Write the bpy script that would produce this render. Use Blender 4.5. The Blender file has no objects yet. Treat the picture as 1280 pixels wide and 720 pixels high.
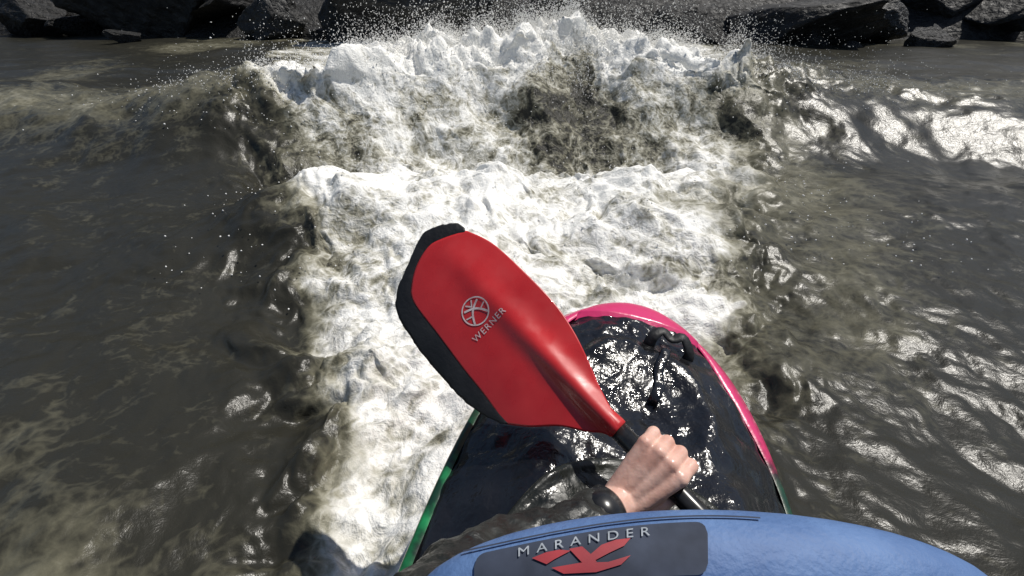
import bpy, bmesh, math, random
import numpy as np
from mathutils import Vector, Matrix
random.seed(4); rng=np.random.default_rng(7)
scene=bpy.context.scene; col=scene.collection
try:
    scene.view_settings.view_transform='Standard'; scene.view_settings.look='None'; scene.view_settings.exposure=0
except Exception: pass

# ------------------------------------------------------------------ camera
PITCH=math.radians(32); K=0.577/360
C0=Vector((0,0,1.0))
F=Vector((0,math.cos(PITCH),-math.sin(PITCH))); U=Vector((0,math.sin(PITCH),math.cos(PITCH))); R=Vector((1,0,0)); N=-F
cam=bpy.data.objects.new("camera",bpy.data.cameras.new("camera")); col.objects.link(cam)
cam.location=C0; cam.rotation_euler=(math.radians(90)-PITCH,0,0)
cam.data.sensor_width=36; cam.data.lens=18/(640*K); cam.data.clip_end=500; cam.data.clip_start=0.02
scene.camera=cam
def ray(px,py): return F+R*((px-640)*K)+U*((360-py)*K)
def P(px,py,t): return C0+ray(px,py)*t

# ------------------------------------------------------------------ materials
def newmat(name):
    m=bpy.data.materials.new(name); m.use_nodes=True
    return m,m.node_tree.nodes,m.node_tree.links,m.node_tree.nodes["Principled BSDF"]
def pmat(name,c1,c2=None,rough=.5,scale=8,bump=0,bscale=40,dist=.01,coat=0,metal=0,rvar=0,sss=0):
    m,n,l,b=newmat(name)
    tc=n.new("ShaderNodeTexCoord")
    nz=n.new("ShaderNodeTexNoise"); nz.inputs["Scale"].default_value=scale; nz.inputs["Detail"].default_value=6
    l.new(tc.outputs["Object"],nz.inputs["Vector"])
    r=n.new("ShaderNodeValToRGB"); r.color_ramp.elements[0].position=.35; r.color_ramp.elements[1].position=.68
    r.color_ramp.elements[0].color=(*c1,1); r.color_ramp.elements[1].color=(*(c2 or c1),1)
    l.new(nz.outputs["Fac"],r.inputs["Fac"]); l.new(r.outputs["Color"],b.inputs["Base Color"])
    b.inputs["Roughness"].default_value=rough; b.inputs["Metallic"].default_value=metal
    b.inputs["Coat Weight"].default_value=coat; b.inputs["Coat Roughness"].default_value=.08
    if sss: 
        b.inputs["Subsurface Weight"].default_value=sss; b.inputs["Subsurface Radius"].default_value=(.01,.004,.002); b.inputs["Subsurface Scale"].default_value=1
    if rvar:
        mr=n.new("ShaderNodeMapRange"); mr.inputs["To Min"].default_value=max(.03,rough-rvar); mr.inputs["To Max"].default_value=rough+rvar
        mr.inputs["From Min"].default_value=.35; mr.inputs["From Max"].default_value=.65
        n3=n.new("ShaderNodeTexNoise"); n3.inputs["Scale"].default_value=scale*3; l.new(tc.outputs["Object"],n3.inputs["Vector"])
        l.new(n3.outputs["Fac"],mr.inputs["Value"]); l.new(mr.outputs["Result"],b.inputs["Roughness"])
    if bump:
        n2=n.new("ShaderNodeTexNoise"); n2.inputs["Scale"].default_value=bscale; n2.inputs["Detail"].default_value=5
        l.new(tc.outputs["Object"],n2.inputs["Vector"])
        bp=n.new("ShaderNodeBump"); bp.inputs["Strength"].default_value=bump; bp.inputs["Distance"].default_value=dist
        l.new(n2.outputs["Fac"],bp.inputs["Height"]); l.new(bp.outputs["Normal"],b.inputs["Normal"])
    return m
M_red=pmat("blade_red",(.46,.018,.020),(.58,.030,.032),.34,9,.10,60,.002,coat=.3,rvar=.12)
M_black=pmat("black_trim",(.004,.004,.005),(.012,.012,.013),.55,20,.7,70,.003)
M_carbon=pmat("carbon",(.010,.010,.011),(.03,.03,.03),.25,60,0)
M_white=pmat("white_print",(.66,.58,.58),(.46,.32,.32),.5,120)
M_skin=pmat("skin",(.62,.34,.265),(.78,.51,.42),.40,30,.45,120,.002,sss=.12,rvar=.1)
M_neo=pmat("wet_neoprene",(.006,.007,.006),(.020,.022,.018),.36,14,.5,30,.012,rvar=.16)
M_cloth=pmat("black_cloth",(.008,.009,.008),(.022,.024,.021),.5,14,.6,35,.012,rvar=.16)
M_deck=pmat("wet_black_plastic",(.004,.004,.005),(.012,.012,.014),.17,10,.55,24,.02,coat=.4,rvar=.1)
M_blue=pmat("blue_fabric",(.060,.125,.29),(.11,.20,.40),.62,14,.7,160,.002)
M_panel=pmat("dark_panel",(.020,.027,.046),(.042,.054,.086),.8,30)
M_grey=pmat("grey_print",(.24,.27,.30),(.44,.47,.51),.7,60)
M_redp=pmat("red_print",(.26,.02,.03),(.38,.03,.04),.6,30)

def obj(name,mesh,mat=None,parent=None,smooth=True,**kw):
    o=bpy.data.objects.new(name,mesh); col.objects.link(o)
    if mat and not mesh.materials: mesh.materials.append(mat)
    if smooth and mesh: 
        for p in mesh.polygons: p.use_smooth=True
    if parent: o.parent=parent
    for k,v in kw.items(): o[k]=v
    return o
def mesh(name,v,f):
    m=bpy.data.meshes.new(name); m.from_pydata([tuple(a) for a in v],[],f); m.update(); return m
def fix_up(m):
    if sum(p.normal.z*p.area for p in m.polygons)<0: m.flip_normals()

# ------------------------------------------------------------------ numpy noise
def perlin(x,y,seed=0):
    r=np.random.default_rng(seed); perm=r.permutation(256); perm=np.concatenate([perm,perm]); ang=r.random(256)*2*np.pi
    gx,gy=np.cos(ang),np.sin(ang)
    xi=np.floor(x).astype(np.int64); yi=np.floor(y).astype(np.int64); xf=x-xi; yf=y-yi; xi&=255; yi&=255
    def g(ix,iy,dx,dy):
        h=perm[perm[ix&255]+(iy&255)]; return gx[h]*dx+gy[h]*dy
    u=xf**3*(xf*(xf*6-15)+10); v=yf**3*(yf*(yf*6-15)+10)
    a=g(xi,yi,xf,yf); b=g(xi+1,yi,xf-1,yf); c=g(xi,yi+1,xf,yf-1); d=g(xi+1,yi+1,xf-1,yf-1)
    return ((a+(b-a)*u)*(1-v)+(c+(d-c)*u)*v)*1.5
def fbm(x,y,s,oc=4,seed=0,g=.5,billow=False):
    t=0;a=1;n=0
    for i in range(oc):
        q=perlin(x*s,y*s,seed+i*13); t=t+a*(np.abs(q) if billow else q); n+=a; a*=g; s*=2.03
    return t/n
def sstep(a,b,x): t=np.clip((x-a)/(b-a),0,1); return t*t*(3-2*t)

# ------------------------------------------------------------------ water
HD=math.radians(12); SEAT=(.05,.07)
NR,NA=1100,1200
r=np.concatenate([np.geomspace(1.0,17.0,NR-60),np.geomspace(17.1,60,60)])
a=np.linspace(-1.25,1.25,NA)
rr,aa=np.meshgrid(r,a,indexing='ij')
X=(rr*np.sin(aa)).ravel(); Y=(rr*np.cos(aa)-2.3).ravel()
def crest_y(x): return 4.55-.65*(1-sstep(-1.8,.2,x))-.05*x+.30*fbm(x,x*0+3,.6,3,5)
def water(X,Y):
    wx=X+.25*fbm(X,Y,.9,3,21); wy=Y+.25*fbm(X,Y,.9,3,31)
    yc=crest_y(X); d=wy-yc
    amp=(.37+.16*np.exp(-((X-.5)/2.0)**2))*(1+.28*fbm(X,X*0,.9,3,8))*(1+.2*fbm(X,Y,2.2,3,9))
    wave=amp*np.where(d<0,np.exp(-(np.abs(d)/.85)**2.6),np.exp(-(d/1.4)**2))
    d2=wy-(2.55+.25*np.sin(X*1.7+.5)+.1*X); w2=.10*np.exp(-(d2/.42)**2)*(.5+.9*sstep(-.3,.3,fbm(X,Y,1.1,2,77)))
    tro=-.15*np.exp(-((d+1.25)/.4)**2)
    big=.18*fbm(wx,wy,.75,3,40)
    mid=.16*fbm(wx,wy,2.2,4,50)
    rough=np.where(d>1.0,.35,1.0)*(1-.55*np.exp(-((d+.75)/.3)**2))
    lum=.13*(fbm(wx*1.1,wy,3.0,5,60,.52,True)-.22)
    crestl=.30*np.exp(-((d+.1)/.5)**2)*(fbm(wx,wy,2.6,5,90,.58,True)-.1)*np.clip(amp/.45,.4,1.2)
    far=sstep(6.5,9,Y)
    calm=1-.78*sstep(.40,.66,np.abs(X)/(Y*.85+.52))
    h=wave*(1-.35*sstep(1.8,3.2,np.abs(X)))+w2*calm+tro*calm+(big*calm**.4+mid*rough*calm+lum*rough*calm)*(1-.6*far)+crestl*calm-.02
    sx=X-SEAT[0]; sy=Y-SEAT[1]; s=sx*math.sin(HD)+sy*math.cos(HD); w=sx*math.cos(HD)-sy*math.sin(HD)
    ins=(1-sstep(.9,1.3,np.abs(s)))*(1-sstep(.28,.5,np.abs(w)))
    h=h*(1-ins)+ins*(.02+.25*h)
    side=np.abs(X-.0)/(Y*.85+.52)+.12*fbm(X,Y,.8,3,101)+.08*fbm(X,Y,3.5,4,104)
    lat=sstep(.34,.50,side)
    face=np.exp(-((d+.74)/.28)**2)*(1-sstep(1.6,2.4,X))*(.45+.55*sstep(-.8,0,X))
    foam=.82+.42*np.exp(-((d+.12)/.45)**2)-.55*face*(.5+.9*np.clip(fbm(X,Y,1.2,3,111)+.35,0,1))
    foam+= -.36*sstep(.02,.5,fbm(wx,wy,1.0,3,120))+.5*(h-wave)+.36*fbm(wx,wy,2.8,4,130)
    foam+= .06*sstep(2.2,1.0,Y)
    back=sstep(.6,1.2,d); foam-= .26*back*(.6+1.6*fbm(X*.5,Y*2.5,.9,3,140))
    patch=.24*sstep(.0,.55,fbm(X,Y,.45,4,190))+.05*fbm(wx,wy,2.5,5,133)
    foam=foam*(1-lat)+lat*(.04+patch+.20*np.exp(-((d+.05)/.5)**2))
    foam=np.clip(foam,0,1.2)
    dx=.10*fbm(wx,wy,2.4,4,150); dy=.10*fbm(wx,wy,2.4,4,160)-.26*np.exp(-((d+.05)/.4)**2)*(fbm(wx,wy,2,3,170)+.6)
    return h,foam,dx*calm,dy*calm,lat
h,foam,dx,dy,lat=water(X,Y)
near=np.clip(Y*1,0.25,1)
V=np.stack([X+dx*near,Y+dy*near,h],1)
idx=np.arange(NR*NA).reshape(NR,NA)
q=np.stack([idx[:-1,:-1],idx[:-1,1:],idx[1:,1:],idx[1:,:-1]],-1).reshape(-1,4)[:,::-1]
wm=bpy.data.meshes.new("river_water")
wm.vertices.add(len(V)); wm.vertices.foreach_set("co",V.astype(np.float32).ravel())
wm.loops.add(q.size); wm.loops.foreach_set("vertex_index",q.astype(np.int32).ravel())
wm.polygons.add(len(q)); wm.polygons.foreach_set("loop_start",np.arange(0,q.size,4,dtype=np.int32)); 
wm.polygons.foreach_set("use_smooth",np.ones(len(q),dtype=bool))
wm.update(calc_edges=True)
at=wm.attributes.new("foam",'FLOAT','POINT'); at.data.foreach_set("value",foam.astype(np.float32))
at=wm.attributes.new("calm",'FLOAT','POINT'); at.data.foreach_set("value",lat.astype(np.float32))
if wm.polygons[1000].normal.z<0: wm.flip_normals()
m,n,l,b=newmat("foaming_water")
tc=n.new("ShaderNodeTexCoord"); af=n.new("ShaderNodeAttribute"); af.attribute_name="foam"; ac=n.new("ShaderNodeAttribute"); ac.attribute_name="calm"
def noise(scale,det,rg=.6,dist=0,vec=None):
    z=n.new("ShaderNodeTexNoise"); z.inputs["Scale"].default_value=scale; z.inputs["Detail"].default_value=det
    z.inputs["Roughness"].default_value=rg; z.inputs["Distortion"].default_value=dist; l.new(vec or tc.outputs["Object"],z.inputs["Vector"]); return z
def mth(op,a_,b_=None,clamp=False):
    z=n.new("ShaderNodeMath"); z.operation=op; z.use_clamp=clamp
    for i,s_ in enumerate((a_,b_)):
        if s_ is None: continue
        if isinstance(s_,(int,float)): z.inputs[i].default_value=s_
        else: l.new(s_,z.inputs[i])
    return z.outputs[0]
n1=noise(5.0,6,.62,1.2); n2=noise(18,5,.64,.8)
wv=noise(4,3); 
mixv=n.new("ShaderNodeVectorMath"); mixv.operation='MULTIPLY_ADD'; l.new(wv.outputs["Color"],mixv.inputs[0]); mixv.inputs[1].default_value=(.45,.45,.45); l.new(tc.outputs["Object"],mixv.inputs[2])
def vor(sc):
    vo=n.new("ShaderNodeTexVoronoi"); vo.feature='DISTANCE_TO_EDGE'; vo.inputs["Scale"].default_value=sc; l.new(mixv.outputs[0],vo.inputs["Vector"])
    return mth('SUBTRACT',.16,mth('MINIMUM',vo.outputs["Distance"],.32))
lace=mth('ADD',mth('MULTIPLY',vor(7),.8),mth('MULTIPLY',vor(17),.8))
amp=mth('SUBTRACT',1.0,mth('MULTIPLY',ac.outputs["Fac"],.74))
det=mth('ADD',mth('MULTIPLY',mth('SUBTRACT',n1.outputs["Fac"],.5),1.6),mth('MULTIPLY',mth('SUBTRACT',n2.outputs["Fac"],.5),.8))
det=mth('ADD',det,lace)
cov=mth('ADD',mth('MULTIPLY',af.outputs["Fac"],1.05),mth('MULTIPLY',det,amp))
cov=mth('SUBTRACT',cov,.02,True)
cr=n.new("ShaderNodeValToRGB"); e=cr.color_ramp.elements
e[0].position=.08; e[0].color=(.026,.025,.019,1); e[1].position=1.0; e[1].color=(.88,.87,.83,1)
for p_,c_ in ((.28,(.12,.113,.078,1)),(.46,(.29,.277,.215,1)),(.66,(.52,.507,.45,1)),(.84,(.72,.707,.66,1))):
    x=e.new(p_); x.color=c_
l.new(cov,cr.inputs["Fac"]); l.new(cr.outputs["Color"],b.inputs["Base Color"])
rg=n.new("ShaderNodeMapRange"); rg.inputs["From Min"].default_value=.2; rg.inputs["From Max"].default_value=.7; rg.inputs["To Min"].default_value=.28; rg.inputs["To Max"].default_value=.65
l.new(cov,rg.inputs["Value"]); l.new(rg.outputs["Result"],b.inputs["Roughness"])
b.inputs["IOR"].default_value=1.33
n4=noise(50,4,.7,.3)
hh=mth('ADD',mth('MULTIPLY',n2.outputs["Fac"],.9),mth('MULTIPLY',n4.outputs["Fac"],.5)); hh=mth('ADD',hh,mth('MULTIPLY',cov,.5))
bp=n.new("ShaderNodeBump"); bp.inputs["Distance"].default_value=.028
l.new(mth('MULTIPLY',amp,.58),bp.inputs["Strength"])
l.new(hh,bp.inputs["Height"]); l.new(bp.outputs["Normal"],b.inputs["Normal"])
wo=obj("river_water",wm,m,smooth=False,kind="structure",label="foaming brown whitewater river with breaking wave")

# ------------------------------------------------------------------ spray
def spray(nm,pts,rad,mat,**kw):
    bm=bmesh.new(); bmesh.ops.create_icosphere(bm,subdivisions=1,radius=1); bv=np.array([v.co[:] for v in bm.verts]); bf=np.array([[v.index for v in f.verts] for f in bm.faces]); bm.free()
    n_=len(pts); st=rng.uniform(.6,1.8,(n_,1,3))
    vv=(pts[:,None,:]+bv[None]*rad[:,None,None]*st).reshape(-1,3)
    ff=(bf[None]+(np.arange(n_)*len(bv))[:,None,None]).reshape(-1,3)
    ms=bpy.data.meshes.new(nm); ms.vertices.add(len(vv)); ms.vertices.foreach_set("co",vv.astype(np.float32).ravel())
    ms.loops.add(ff.size); ms.loops.foreach_set("vertex_index",ff.astype(np.int32).ravel())
    ms.polygons.add(len(ff)); ms.polygons.foreach_set("loop_start",np.arange(0,ff.size,3,dtype=np.int32)); ms.polygons.foreach_set("use_smooth",np.ones(len(ff),dtype=bool))
    ms.update(calc_edges=True); return obj(nm,ms,mat,smooth=False,**kw)
M_spray=pmat("spray_white",(.78,.77,.74),(.88,.87,.84),.3,5)
n_=42000
ccx=rng.normal(.45,1.1,170); cid=(rng.random(n_)*170).astype(int); cx=ccx[cid]; wid=rng.uniform(.04,.16,170)[cid]
sx=np.where(rng.random(n_)<.75,cx+rng.normal(0,1,n_)*wid,rng.normal(.4,1.2,n_))
sy=crest_y(sx)+rng.normal(-.15,.22,n_)
hz=water(sx,sy)[0]
jet=rng.uniform(.2,1.3,170)[cid]
up=np.abs(rng.exponential(.09,n_))*jet
sp=np.stack([sx,sy,hz+up],1); rd=rng.uniform(.0010,.0042,n_)*np.exp(-up*1.2)
n2_=2600
bx=rng.uniform(-1.4,1.9,n2_); by=rng.uniform(1.6,8.0,n2_); bh=water(bx,by)[0]; u2=np.abs(rng.exponential(.06,n2_))
sp=np.concatenate([sp,np.stack([bx,by,bh+u2],1)]); rd=np.concatenate([rd,rng.uniform(.0010,.0035,n2_)])
n3_=700
bx=rng.normal(.1,.9,n3_); by=rng.uniform(4.5,7.5,n3_); sp=np.concatenate([sp,np.stack([bx,by,.50+np.abs(rng.normal(0,.3,n3_))],1)]); rd=np.concatenate([rd,rng.uniform(.002,.007,n3_)])
spray("water_spray",sp,rd,M_spray,kind="stuff",label="white droplets of spray thrown off the wave",category="spray")

# ------------------------------------------------------------------ bank & boulders
nx,ny=160,70
gx=np.linspace(-45,45,nx); gy=np.geomspace(1,60,ny)
GX,GY=np.meshgrid(gx,gy,indexing='ij'); yb=10.3-.05*GX
YY=yb+ (GY-1)
Z=-.5+ .9*sstep(0,1.2,YY-yb)+ .55*np.clip(YY-yb-1,0,30)+.6*fbm(GX,YY,.7,4,200)
gv=np.stack([GX,YY,Z],-1).reshape(-1,3); ii=np.arange(nx*ny).reshape(nx,ny)
gq=np.stack([ii[:-1,:-1],ii[1:,:-1],ii[1:,1:],ii[:-1,1:]],-1).reshape(-1,4)
M_rock=pmat("dark_wet_rock",(.003,.003,.003),(.011,.010,.009),.68,3.5,.8,12,.08,rvar=.15)
M_rock2=pmat("grey_rock",(.006,.006,.006),(.030,.030,.029),.6,4,.9,12,.08,rvar=.2)
obj("riverbank_ground",mesh("riverbank_ground",gv,gq.tolist()),M_rock,kind="structure",label="dark rocky riverbank rising from the water")
bed=mesh("riverbed_ground",[(-80,-80,-1.2),(80,-80,-1.2),(80,80,-1.2),(-80,80,-1.2)],[(0,1,2,3)])
obj("riverbed_ground",bed,M_rock,kind="structure",label="dark riverbed under the water")
def boulder(i,x,y,z,s,mat):
    bm=bmesh.new(); bmesh.ops.create_icosphere(bm,subdivisions=5,radius=1)
    co=np.array([v.co[:] for v in bm.verts]); off=i*7.3
    for k in range(16):
        nn=rng.normal(size=3); nn/=np.linalg.norm(nn); dd=rng.uniform(.38,.8)
        ex=np.clip(co@nn-dd,0,None); co-=ex[:,None]*nn
    dn=.16*fbm(co[:,0]*1.0+off,co[:,1]+co[:,2]*1.7,2.2,5,300,.6); co*=(1+dn)[:,None]
    for v,c in zip(bm.verts,co): v.co=c
    ms=bpy.data.meshes.new("boulder"); bm.to_mesh(ms); bm.free()
    o=obj("boulder",ms,mat,smooth=True,label="dark wet angular boulder at the river's edge",category="rock",group="boulders along the riverbank")
    o.location=(x,y,z); o.scale=(s*random.uniform(.9,2.2),s*random.uniform(.8,1.1),s*random.uniform(.6,1.3)); o.rotation_euler=(random.uniform(-.6,.6),random.uniform(-.6,.6),random.uniform(0,6))
for i in range(60):
    x=-14+29*(i+random.uniform(-.5,1.5))/60; row=random.choice([0,0,1,1,2])
    boulder(i,x,10.2-.05*x+row*.7+random.uniform(-.5,.4),[-.08,.2,.6][row]+random.uniform(-.15,.2),[.3,.7,1.1][row]*random.uniform(.5,1.4),M_rock if random.random()<.8 else M_rock2)

# ------------------------------------------------------------------ paddle
S=(R*.66-U*.67+N*.30).normalized(); T=-S
n_bl=(N-S*N.dot(S)).normalized(); Yb=n_bl.cross(T).normalized()
Pn=P(777,537,.74)
paddle=bpy.data.objects.new("paddle",None); col.objects.link(paddle)
paddle.matrix_world=Matrix.Translation(Pn)@Matrix((T,Yb,n_bl)).transposed().to_4x4()
paddle["label"]="red kayak paddle with black edge held in one hand"; paddle["category"]="paddle"
def pl(px,py):
    d=ray(px,py); t=(Pn-C0).dot(n_bl)/d.dot(n_bl); q=C0+d*t-Pn; return (q.dot(T),q.dot(Yb))
def catmull(pts,per=8):
    out=[];n_=len(pts)
    for i in range(n_-1):
        p=[pts[min(max(i+k,0),n_-1)] for k in (-1,0,1,2)]
        for j in range(per):
            t=j/per
            out.append(tuple(.5*((2*p[1][c])+(-p[0][c]+p[2][c])*t+(2*p[0][c]-5*p[1][c]+4*p[2][c]-p[3][c])*t*t+(-p[0][c]+3*p[1][c]-3*p[2][c]+p[3][c])*t**3) for c in (0,1)))
    out.append(tuple(pts[-1]))
    return out
def resample(pts,n_):
    a_=np.array(pts); d=np.r_[0,np.cumsum(np.linalg.norm(np.diff(a_,axis=0),axis=1))]; t=np.linspace(0,d[-1],n_)
    return np.stack([np.interp(t,d,a_[:,0]),np.interp(t,d,a_[:,1])],1)
outer=[(577,280),(566,274),(545,277),(523,288),(504,326),(490,358),(489,390),(521,440),(561,486),(590,512),(624,530)]
inner=[(577,287),(566,291),(549,297),(532,305),(519,325),(511,350),(513,374),(545,415),(580,460),(608,493),(636,530)]
innerR=[(577,284),(566,288),(549,294),(532,303),(517,325),(509,350),(511,374),(543,416),(578,462),(604,494),(628,528)]
right=[(580,284),(612,300),(650,334),(690,375),(716,412),(736,452),(749,482),(766,513),(779,528)]
low=[(765,546),(752,541),(735,540),(700,533),(662,534),(634,531)]
outer=catmull([pl(*p) for p in outer],6); inner=catmull([pl(*p) for p in inner],6); innerR=catmull([pl(*p) for p in innerR],6)
right=catmull([pl(*p) for p in right],6); low=catmull([pl(*p) for p in low],6)
L=max(p[0] for p in outer)
def bz(x,y):
    h_=.016*max(0,1-x/(L*.95))**1.0 if x>0 else .016
    w=.011+.008*min(1,max(0,x/L))
    return h_*math.exp(-(y-.004)**2/(2*w*w)) -.75*(y-.02)**2 -.10*x*x+.0015
def blade(parent):
    ol=resample(right+low+innerR[::-1]+[right[0]],240)[:-1]
    c=np.array([L*.52,.02]); vs=[(c[0],c[1],bz(*c))]; fs=[]; RG=46
    for k in range(1,RG+1):
        for p in ol:
            q=c+(p-c)*(k/RG); vs.append((q[0],q[1],bz(*q)))
    m_=len(ol)
    for j in range(m_): fs.append((0,1+j,1+(j+1)%m_))
    for k in range(RG-1):
        for j in range(m_):
            a0=1+k*m_+j; a1=1+k*m_+(j+1)%m_; fs.append((a0,a0+m_,a1+m_,a1))
    ms=mesh("blade",vs,fs); fix_up(ms)
    bo=obj("blade",ms,M_red,parent); sm=bo.modifiers.new("s",'SOLIDIFY'); sm.thickness=.005; sm.offset=-1
    oo=resample(outer,160); io=resample(inner,160); vs=[];fs=[]; W=9
    for i in range(160):
        jag=.0014*float(perlin(np.array([i*.23]),np.array([.5]),3)[0])+.0008*float(perlin(np.array([i*.7]),np.array([2.5]),4)[0])
        for k in range(W):
            f=k/(W-1); q=oo[i]+(io[i]-oo[i])*f
            dn=(oo[i]-io[i]); ln=np.linalg.norm(dn)+1e-6; q=q+dn/ln*jag*(1-f)
            vs.append((q[0],q[1],bz(*q)+.0010*math.sin(math.pi*f)+.0006*(1-f)-.0012*f**3))
    for i in range(159):
        for k in range(W-1): a0=i*W+k; fs.append((a0,a0+1,a0+W+1,a0+W))
    ms=mesh("blade_edge",vs,fs); fix_up(ms)
    eo=obj("blade_edge",ms,M_black,bo,label="worn black protective edge of the blade"); sm=eo.modifiers.new("s",'SOLIDIFY'); sm.thickness=.007; sm.offset=-1
    vs=[];fs=[]
    cx,cy=pl(593,388)
    def loc(tx,ty,lift=.0010):
        X_,Y_=cx+ty,cy-tx; return (X_,Y_,bz(X_,Y_)+lift)
    def stroke(pts,w):
        for (x0,y0),(x1,y1) in zip(pts[:-1],pts[1:]):
            d=Vector((x1-x0,y1-y0)); dn=d.normalized(); nn=Vector((-dn.y,dn.x))*w/2; st=max(1,int(d.length/.004))
            for i in range(st):
                pa=Vector((x0,y0))+d*(i/st); pb=Vector((x0,y0))+d*((i+1)/st+.02); k=len(vs)
                for q in (pa-nn,pb-nn,pb+nn,pa+nn): vs.append(loc(q.x,q.y))
                fs.append((k,k+1,k+2,k+3))
    s_=rad=.0240
    stroke([(rad*math.cos(t*math.tau/56),rad*math.sin(t*math.tau/56)) for t in range(57)],.0023)
    # crossed curved strokes with a small chevron over them
    def arc(sg): return [(sg*s_*(-.66+1.32*t+.16*math.sin(math.pi*t)),s_*(.52-1.22*t+.20*math.sin(math.pi*t))) for t in [i/8 for i in range(9)]]
    stroke(arc(1),.0036); stroke(arc(-1),.0036)
    stroke([(-.30*s_,.80*s_),(0,.42*s_),(.30*s_,.80*s_)],.0026)
    stroke([(-.88*s_,.02*s_),(-.46*s_,-.12*s_)],.0024); stroke([(.88*s_,.02*s_),(.46*s_,-.12*s_)],.0024)
    ms=mesh("emblem",vs,fs); fix_up(ms); obj("emblem",ms,M_white,bo,smooth=False)
    cu=bpy.data.curves.new("t",'FONT'); cu.body="WERNER"; cu.size=.0162; cu.align_x='CENTER'; cu.align_y='CENTER'; cu.space_character=1.2; cu.offset=0
    to=bpy.data.objects.new("t",cu); col.objects.link(to); bpy.context.view_layer.update()
    tm=bpy.data.meshes.new_from_object(to.evaluated_get(bpy.context.evaluated_depsgraph_get())); bpy.data.objects.remove(to)
    cx,cy=pl(611,406)
    for v in tm.vertices: v.co=loc(v.co.x,v.co.y)
    tm.update(); fix_up(tm); tm.materials.clear(); obj("lettering",tm,M_white,bo,smooth=False)
    return bo
def tube(name,pts,rads,mat,parent=None,seg=28,cap=True,squash=None):
    vs=[];fs=[]
    pts=[Vector(p) for p in pts]
    up=Vector((0,0,1))
    for i,p in enumerate(pts):
        d=(pts[min(i+1,len(pts)-1)]-pts[max(i-1,0)]).normalized()
        a_=d.cross(up); a_=a_.normalized() if a_.length>.01 else Vector((1,0,0)); b_=a_.cross(d).normalized()
        ra=rads[i] if isinstance(rads,(list,tuple)) else rads; sq=squash or (1,1)
        for k in range(seg):
            t=k/seg*math.tau; vs.append(p+a_*math.cos(t)*ra*sq[0]+b_*math.sin(t)*ra*sq[1])
    for i in range(len(pts)-1):
        for k in range(seg): fs.append((i*seg+k,i*seg+(k+1)%seg,(i+1)*seg+(k+1)%seg,(i+1)*seg+k))
    if cap: fs.append(tuple(range(seg))[::-1]); fs.append(tuple((len(pts)-1)*seg+k for k in range(seg)))
    ms=mesh(name,vs,fs); return obj(name,ms,mat,parent)
bl=blade(paddle)
tube("neck",[(x_,.004,-.0005-.10*max(0,x_)**2) for x_ in (.004,.01,.02,.05,.09,.14)],[.0166,.0168,.0160,.0145,.012,.006],M_red,bl)
tube("shaft",[(x_,.004,0) for x_ in (.012,-.2,-.5,-.8,-1.05)],[.0148]*5,M_carbon,paddle)
b2=bl.copy(); col.objects.link(b2); b2.parent=paddle; b2.matrix_local=Matrix.Translation((-1.04,.008,0))@Matrix.Rotation(math.pi,4,'Z')
for c_ in list(bl.children):
    k=c_.copy(); col.objects.link(k); k.parent=b2

# ------------------------------------------------------------------ kayak
kayak=bpy.data.objects.new("kayak",None); col.objects.link(kayak)
kayak.matrix_world=Matrix.Translation((SEAT[0],SEAT[1],.01))@Matrix.Rotation(-HD,4,'Z')@Matrix.Rotation(math.radians(9),4,'Y')
kayak["label"]="short whitewater kayak with pink rim and wet black deck"; kayak["category"]="kayak"
BOW,STERN=.93,-.9
def hw(s):
    q=(s/BOW if s>0 else -s/-STERN); q=abs(q)
    return .315*max(0,1-q**3.8)**.5
def rock(s): return .11*abs(s/BOW)**2.2 if s>0 else .06*abs(s/STERN)**2.2
def ksec(s):
    w=hw(s); q=abs(s/(BOW if s>0 else STERN)); ze=.215+rock(s); zt=.080*(1-q**4)**.5 if q<1 else 0; zb=(.26+rock(s)*.2)*(1-q**5)**.5 if q<1 else 0
    return w,ze,zt,zb
NS=120
ss=[STERN+(BOW-STERN)*(.5-.5*math.cos(math.pi*i/NS)) for i in range(NS+1)]
def UIs(s): return .965-.17*float(sstep(.55,.8,s))
LIM=.845
def topz(w,ze,zt,u): return ze+zt*(1-abs(u)**2.6)
def dimple(x_,s): return -.016*math.exp(-((s-.62)/.08)**2-((x_)/.09)**2)+.010*math.exp(-((math.hypot(s-.62,x_)-.135)/.02)**2)
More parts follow.
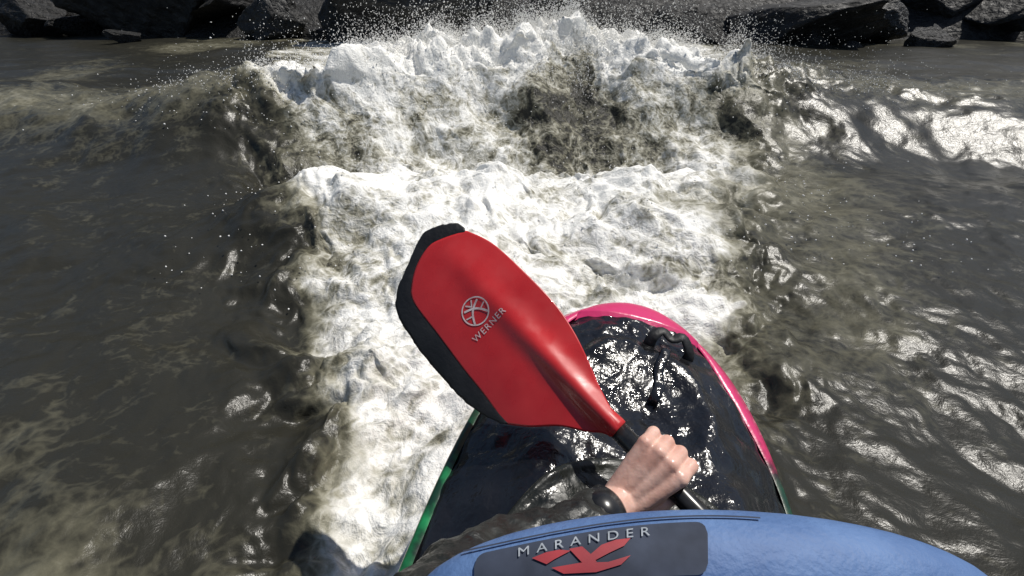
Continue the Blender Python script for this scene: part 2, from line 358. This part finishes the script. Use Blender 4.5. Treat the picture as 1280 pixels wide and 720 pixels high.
def build(part):
    vs=[];fs=[]
    for s in ss:
        w,ze,zt,zb=ksec(s); UI=UIs(s)
        if part=="deck":
            s2=min(s,LIM); w2_,ze2,zt2,_=ksec(s2); UI=UIs(s2)
            for i in range(91):
                u=-UI+2*UI*i/90
                x_=u*w2_; z_=topz(w2_,ze2,zt2,u)+.004
                z_+= .030*math.exp(-((s2-.42)/.14)**2)*math.exp(-((abs(x_)-.15)/.06)**2)+dimple(x_,s2)
                xa,sa=np.array([x_]),np.array([s2])
                z_+= .009*float(perlin(xa*9,sa*9,41)[0])-.010*abs(float(perlin(xa*13+2,sa*20,43)[0]))+.004*float(perlin(xa*34,sa*34,47)[0])
                e_=max(0,(abs(u)-UI+.05)/.05); z_-=.008*e_
                vs.append((x_,s2,z_))
        else:
            row=[]
            for u in [UI-.02,UI+.01,(1+UI)/2,.99]: row.append((u*w,topz(w,ze,zt,u)+ (.006 if u>UI else 0)))
            for t in range(0,21):
                a_=t/20*math.pi; cx=math.copysign(abs(math.cos(a_))**.55,math.cos(a_)); sy_=abs(math.sin(a_))**.75
                row.append((cx*w,ze-zb*sy_))
            for u in [.99,(1+UI)/2,UI+.01,UI-.02]: row.append((-u*w,topz(w,ze,zt,u)+ (.006 if u>UI else 0)))
            for x_,z_ in row: vs.append((x_,s,z_))
    m_=len(vs)//len(ss)
    for i in range(len(ss)-1):
        for k in range(m_-1): fs.append((i*m_+k,i*m_+k+1,(i+1)*m_+k+1,(i+1)*m_+k))
    if part=="hull":
        base=len(vs); caps=[s for s in ss if s>LIM-.03]
        for s in caps:
            w,ze,zt,zb=ksec(s); UI=UIs(s)
            for i in range(25):
                u=-UI+2*UI*i/24; vs.append((u*w,s,topz(w,ze,zt,u)+(.010 if s>LIM-.004 else -.01)))
        for i in range(len(caps)-1):
            for k in range(24): a0=base+i*25+k; fs.append((a0,a0+1,a0+26,a0+25))
    return mesh(part,vs,fs)
m,n,l,b=newmat("kayak_shell"); tc=n.new("ShaderNodeTexCoord"); sep=n.new("ShaderNodeSeparateXYZ"); l.new(tc.outputs["Object"],sep.inputs[0])
nz=n.new("ShaderNodeTexNoise"); nz.inputs["Scale"].default_value=14; nz.inputs["Detail"].default_value=6; l.new(tc.outputs["Object"],nz.inputs["Vector"])
ad=n.new("ShaderNodeMath"); ad.operation='MULTIPLY_ADD'; l.new(nz.outputs["Fac"],ad.inputs[0]); ad.inputs[1].default_value=.55; l.new(sep.outputs["Y"],ad.inputs[2])
cr=n.new("ShaderNodeValToRGB"); e=cr.color_ramp.elements; e[0].position=.0; e[0].color=(.004,.010,.006,1); e[1].position=1; e[1].color=(.62,.035,.15,1)
for p_,c_ in ((.52,(.004,.014,.008,1)),(.62,(.012,.22,.07,1)),(.70,(.005,.03,.015,1)),(.78,(.006,.05,.02,1)),(.86,(.03,.01,.012,1)),(.93,(.58,.03,.13,1))):
    x=e.new(p_); x.color=c_
l.new(ad.outputs[0],cr.inputs["Fac"]); l.new(cr.outputs["Color"],b.inputs["Base Color"]); b.inputs["Roughness"].default_value=.3; b.inputs["Coat Weight"].default_value=.4
n2_=n.new("ShaderNodeTexNoise"); n2_.inputs["Scale"].default_value=30; n2_.inputs["Detail"].default_value=4; l.new(tc.outputs["Object"],n2_.inputs["Vector"])
bp=n.new("ShaderNodeBump"); bp.inputs["Strength"].default_value=.35; bp.inputs["Distance"].default_value=.006; l.new(n2_.outputs["Fac"],bp.inputs["Height"]); l.new(bp.outputs["Normal"],b.inputs["Normal"])
hm=build("hull"); dm=build("deck")
for ms in (hm,dm):
    bm=bmesh.new(); bm.from_mesh(ms); bmesh.ops.remove_doubles(bm,verts=bm.verts,dist=.0005); bmesh.ops.recalc_face_normals(bm,faces=bm.faces); bm.to_mesh(ms); bm.free()
fix_up(dm)
obj("hull",hm,m,kayak,label="pink and green kayak shell")
obj("deck",dm,M_deck,kayak,label="wet glossy black moulded deck")
def dz(x_,s):
    w,ze,zt,zb=ksec(s); return topz(w,ze,zt,min(1,abs(x_)/max(w,.01)))+.004
hs=.79; hx=.06
hp=[(hx-.04,hs-.01,dz(.03,hs)-.006),(hx-.036,hs,dz(.03,hs)+.014),(hx-.018,hs+.014,dz(0,hs)+.022),(hx+.004,hs+.004,dz(0,hs)+.014),(hx+.024,hs+.010,dz(.08,hs)+.026),(hx+.042,hs-.006,dz(.11,hs)+.012),(hx+.044,hs-.012,dz(.11,hs)-.006)]
hp2=catmull([p[:2] for p in hp],4); hz_=catmull([(p[2],0) for p in hp],4)
tube("grab_handle",[(a_[0],a_[1],b_[0]) for a_,b_ in zip(hp2,hz_)],.012,M_black,kayak,seg=14,squash=(1,.45))
sp_=[(.05+.004*math.sin(i*1.3)-.002*i,hs-.01-.018*i) for i in range(9)]
tube("deck_strap",[(x_,s_,dz(x_,s_)+dimple(x_,s_)+.004+.003*math.sin(i*2.1)) for i,(x_,s_) in enumerate(sp_)],[.010]*9,M_deck,kayak,seg=12,squash=(1,.25))
vs=[];fs=[];NRg=44;NA_=120
for k in range(NRg+1):
    f=1.03-k/NRg*.75
    for t in range(NA_):
        th=t*math.tau/NA_
        x_=.25*f*math.cos(th)-.10*max(0,1-f); s_=.04-.06*(1-f)+.445*f*math.sin(th)
        wr=.010*float(perlin(np.array([th*3.2]),np.array([k*.12]),61)[0])*min(1,max(0,1-f)*5)
        bead=.008*math.exp(-((f-.975)/.018)**2)
        vs.append((x_,s_,dz(x_,s_)+(.008 if f<1 else -.012)+bead+.030*math.exp(-((s_-.42)/.14)**2)*math.exp(-((abs(x_)-.15)/.06)**2)+.10*(max(0,(1-f))/.72)**2.4+wr))
for k in range(NRg):
    for t in range(NA_): a0=k*NA_+t; a1=k*NA_+(t+1)%NA_; fs.append((a0,a1,a1+NA_,a0+NA_))
ms=mesh("spray_deck",vs,fs); fix_up(ms); obj("spray_deck",ms,M_neo,kayak,label="black neoprene spray skirt stretched over the cockpit")

# ------------------------------------------------------------------ person
def capsules(name,segs,voxel,smooth_it,mat,parent=None,ell=()):
    bm=bmesh.new()
    for p0,r0,p1,r1 in segs:
        p0,p1=Vector(p0),Vector(p1); d=p1-p0
        for p,r_ in ((p0,r0),(p1,r1)): bmesh.ops.create_icosphere(bm,subdivisions=3,radius=r_,matrix=Matrix.Translation(p))
        if d.length>1e-4: bmesh.ops.create_cone(bm,cap_ends=True,segments=32,radius1=r0,radius2=r1,depth=d.length,matrix=Matrix.Translation((p0+p1)/2)@d.to_track_quat('Z','Y').to_matrix().to_4x4())
    for M_ in ell: bmesh.ops.create_icosphere(bm,subdivisions=4,radius=1,matrix=M_)
    ms=bpy.data.meshes.new(name); bm.to_mesh(ms); bm.free()
    o=bpy.data.objects.new(name,ms); col.objects.link(o)
    rm=o.modifiers.new("r",'REMESH'); rm.mode='VOXEL'; rm.voxel_size=voxel
    if smooth_it: sm=o.modifiers.new("sm",'SMOOTH'); sm.factor=.5; sm.iterations=smooth_it
    bpy.context.view_layer.update()
    nm=bpy.data.meshes.new_from_object(o.evaluated_get(bpy.context.evaluated_depsgraph_get())); bpy.data.objects.remove(o)
    nm.name=name; nm.materials.clear(); return obj(name,nm,mat,parent)
def ellm(c,ax,rad):
    return Matrix.Translation(c)@Matrix((ax[0]*rad[0],ax[1]*rad[1],ax[2]*rad[2])).transposed().to_4x4()
HS=1.04
def hand(C,S_,H,Nn):
    def q(h_,n__,s_): return C+H*(h_*.001*HS)+Nn*(n__*.001*HS)+S_*(s_*.001*HS)
    out=[]
    offs=[-32,-11,10,31]; ln=[.86,.97,1.04,.98]
    for o_,f in zip(offs,ln):
        k=11.0 if o_>-30 else 9.9
        mcp=q(15+6*f-6+(3 if abs(o_)<20 else 0),26+(2 if abs(o_)<20 else 0),o_*.97); pip=q(36*f+2,4,o_*1.0+1); dip=q(27*f,-20*f,o_*.97+1); tip=q(3,-23,o_*.94+2)
        out+=[(mcp,k+.8,mcp.lerp(pip,.5),k-1.2),(mcp.lerp(pip,.5),k-1.2,pip,k-.2),(pip,k-.2,dip,k-1.4),(dip,k-1.4,tip,k-2.4)]
        out+=[(q(-62,20,o_*.5),12.4,mcp,k+.3)]
        out+=[(q(-48,30,o_*.5),1.6,mcp+Nn*.0085*HS,2.6)]
    for a_,b_ in ((-22,-21),(-0,-1),(20,20)): out+=[(q(-50,18,a_*.6),12.8,q(9,25,b_),10)]
    out+=[(q(-50,12,20),14,q(-18,14,26),13),(q(-50,12,-16),13,q(-12,13,-26),11)]
    out+=[(q(-56,12,18),14,q(-30,2,38),12.5),(q(-30,2,38),12.5,q(-12,-18,46),10.5),(q(-12,-18,46),10.5,q(12,-30,42),8.8)]
    return [(a_,r0*.001*HS,b_,r1*.001*HS) for a_,r0,b_,r1 in out], q(-66,16,0)
C1=P(821,578,.725); axp=Pn+Yb*.004; C1=axp+S*((C1-axp).dot(S))
H1=(R*.76+U*.60); H1=(H1-S*H1.dot(S)).normalized(); N1=H1.cross(S).normalized()
if N1.dot(N)<0: N1=-N1
h1,w1=hand(C1,S,H1,N1)
C2=axp+S*((C1-axp).dot(S)+.56)
w2d=Vector((-.1,.9,-.1)); H2=(w2d-S*w2d.dot(S)).normalized(); N2=H2.cross(S).normalized()
if N2.z<0: N2=-N2
h2,w2=hand(C2,-S,H2,N2)
el1=Vector((-.035,.30,.395)); el2=Vector((.52,-.16,.34)); sh1=Vector((-.17,.03,.60)); sh2=Vector((.20,-.11,.60))
pel=Vector((-.02,.02,.17)); chest=Vector((0.0,.0,.48)); neck=Vector((-.04,-.10,.70)); head=Vector((-.08,-.18,.84))
fa=w1-(w1-el1).normalized()*.05
body=h1+h2+[(w1,.027,fa,.029),(fa,.029,el1,.042),(el1,.042,sh1,.055),(w2,.024,el2,.042),(el2,.042,sh2,.055),
 (pel,.13,chest,.125),(chest,.12,neck,.06),(sh1,.055,neck,.05),(sh2,.055,neck,.05),(neck,.052,head,.055),
 (pel,.08,Vector((.02,.42,.14)),.06),(pel,.08,Vector((.20,.38,.14)),.06)]
fwd=Vector((.42,.90,-.1)).normalized(); rt=fwd.cross(Vector((0,0,1))).normalized(); upv=rt.cross(fwd)
body+=[(head+fwd*.085+upv*.0,.014,head+fwd*.098-upv*.025,.016),(head+fwd*.06-upv*.07,.03,head+fwd*.03-upv*.06,.04)]
for sgn in (-1,1): body+=[(head+rt*.075*sgn-upv*.01,.016,head+rt*.08*sgn+upv*.015,.014)]
person=capsules("person",body,.0020,4,M_skin,None,[ellm(head,(rt,fwd,upv),(.074,.094,.112))])
person["label"]="kayaker in black top and blue life jacket gripping paddle"; person["category"]="person"
jl=[(fa+(w1-fa)*.12,.0345,fa-(w1-el1).normalized()*.05,.046),(fa-(w1-el1).normalized()*.05,.046,el1,.072),(el1,.072,sh1,.080),(w2-(w2-el2).normalized()*.03,.034,el2,.052),(el2,.052,sh2,.068),
 (pel+Vector((0,0,.1)),.145,chest,.14),(chest,.13,neck,.07),(sh1,.068,neck,.06),(sh2,.068,neck,.06)]
jk=capsules("paddling_jacket",jl,.004,3,M_cloth,person); jk["label"]="black long-sleeved waterproof paddling top"
tx=bpy.data.textures.new("wrinkle",'CLOUDS'); tx.noise_scale=.045
dmod=jk.modifiers.new("d",'DISPLACE'); dmod.texture=tx; dmod.strength=.026; dmod.mid_level=.5
cd=(w1-el1).normalized(); 
tube("cuff",[fa+cd*.034,fa+cd*.028,fa+cd*.012,fa-cd*.004,fa-cd*.008],[.0295,.0355,.0365,.0365,.030],M_carbon,person,seg=32)
# life jacket
VP=(885,758); VC=P(VP[0],VP[1],.45); VA=(R,U,N); VR=(.268,.083,.062)
lj=capsules("life_jacket",[(chest+Vector((0,0,-.16)),.165,chest+Vector((0,0,-.02)),.160),(sh1*.7+neck*.3+Vector((0,.02,.02)),.045,chest+Vector((-.04,.08,0)),.08),(sh2*.7+neck*.3+Vector((0,.02,.02)),.045,chest+Vector((.1,.08,0)),.08),(VC-U*.07+R*.10,.09,chest,.14),(VC-U*.07-R*.10,.09,chest,.14)],.0035,3,M_blue,person,[ellm(VC,VA,VR),ellm(VC-U*.10,(R,U,N),(.23,.10,.085))])
lj["label"]="blue life jacket with dark printed chest panel"
def vsurf(px,py,lift):
    d=ray(px,py); o=C0-VC
    A=[d.dot(a_)/r_ for a_,r_ in zip(VA,VR)]; B=[o.dot(a_)/r_ for a_,r_ in zip(VA,VR)]
    aa_=sum(x*x for x in A); bb=2*sum(x*y for x,y in zip(A,B)); cc=sum(x*x for x in B)-1
    D=bb*bb-4*aa_*cc; t=(-bb-math.sqrt(max(D,0)))/(2*aa_); p=C0+d*t; q_=p-VC
    nn=sum((a_*(q_.dot(a_)/r_**2) for a_,r_ in zip(VA,VR)),Vector()).normalized()
    return p+nn*lift
def patch(name,fx,nu,nv,lift,mat):
    vs=[vsurf(*fx(i/nu,k/nv),lift) for i in range(nu+1) for k in range(nv+1)];fs=[]
    for i in range(nu):
        for k in range(nv): a0=i*(nv+1)+k; fs.append((a0,a0+nv+1,a0+nv+2,a0+1))
    return obj(name,mesh(name,vs,fs),mat,lj)
def top(px): f=min(1.25,(px-585)/300); return 698-43*math.sin(f*math.pi/2)
def pan(u,v):
    px=594+290*u; r_=min(1,u/.05,(1-u)/.05); e_=(1-math.sqrt(1-(1-r_)**2))*14
    return (px, top(px)+e_+(1-v)*(64-2*e_))
patch("chest_panel",pan,90,20,.0025,M_panel)
patch("piping",lambda u,v: (580+370*u, top(580+370*u)-8+ (1-v)*2),70,2,.0025,M_panel)
def text3(body_,size,px0,dy,mat,name,sx_=1.0):
    cu=bpy.data.curves.new("t",'FONT'); cu.body=body_; cu.size=size; cu.align_x='CENTER'; cu.align_y='CENTER'; cu.space_character=1.75; cu.offset=0
    to=bpy.data.objects.new("t",cu); col.objects.link(to); bpy.context.view_layer.update()
    tm=bpy.data.meshes.new_from_object(to.evaluated_get(bpy.context.evaluated_depsgraph_get())); bpy.data.objects.remove(to)
    bm=bmesh.new(); bm.from_mesh(tm); bmesh.ops.triangulate(bm,faces=bm.faces); bmesh.ops.subdivide_edges(bm,edges=bm.edges[:],cuts=2,use_grid_fill=True); bm.to_mesh(tm); bm.free()
    for v in tm.vertices:
        px=px0+v.co.x*sx_; py=top(px)+dy-v.co.y; v.co=vsurf(px,py,.0045)
    tm.materials.clear(); tm.update(); return obj(name,tm,mat,lj,smooth=False)
text3("MARANDER",14.5,730,10.5,M_grey,"lettering",1.42)
bm=bmesh.new()
def quad(pts):
    bm.faces.new([bm.verts.new((px,py,0)) for px,py in pts])
quad([(666,700),(684,693),(700,690),(714,691),(704,696),(694,701),(684,707)]); quad([(712,689),(728,686),(740,696),(746,704),(730,707)]); quad([(752,684),(770,678),(788,676),(780,685),(762,693),(744,702),(736,697)]); quad([(690,711),(726,705),(736,711),(760,704),(788,696),(776,707),(745,716),(705,718)])
bmesh.ops.triangulate(bm,faces=bm.faces); bmesh.ops.subdivide_edges(bm,edges=bm.edges[:],cuts=3,use_grid_fill=True)
for v in bm.verts: v.co=vsurf(v.co.x,v.co.y,.0042)
em=bpy.data.meshes.new("emblem"); bm.to_mesh(em); bm.free(); obj("emblem",em,M_redp,lj,smooth=False)
hel=capsules("helmet",[],.005,3,M_blue,person,[ellm(head+upv*.03-fwd*.012,(rt,fwd,upv),(.100,.118,.105))])
bm=bmesh.new(); bm.from_mesh(hel.data); bmesh.ops.bisect_plane(bm,geom=bm.verts[:]+bm.edges[:]+bm.faces[:],plane_co=head+upv*.03,plane_no=(-upv+fwd*.35).normalized(),clear_outer=True); bm.to_mesh(hel.data); bm.free()
hel["label"]="blue kayaking helmet"

# ------------------------------------------------------------------ light
sd=Vector((.40,.22,.85)).normalized()
sun=bpy.data.objects.new("sun",bpy.data.lights.new("sun",'SUN')); col.objects.link(sun)
sun.data.energy=4.2; sun.data.angle=math.radians(.5); sun.data.color=(1,.96,.89); sun.rotation_euler=sd.to_track_quat('Z','Y').to_euler()
w=bpy.data.worlds.new("World"); scene.world=w; w.use_nodes=True
sk=w.node_tree.nodes.new("ShaderNodeTexSky"); sk.sky_type='NISHITA'; sk.sun_disc=False
sk.sun_elevation=math.asin(sd.z); sk.sun_rotation=math.atan2(sd.x,sd.y)
bg=w.node_tree.nodes["Background"]; bg.inputs["Strength"].default_value=.07; w.node_tree.links.new(sk.outputs["Color"],bg.inputs["Color"])
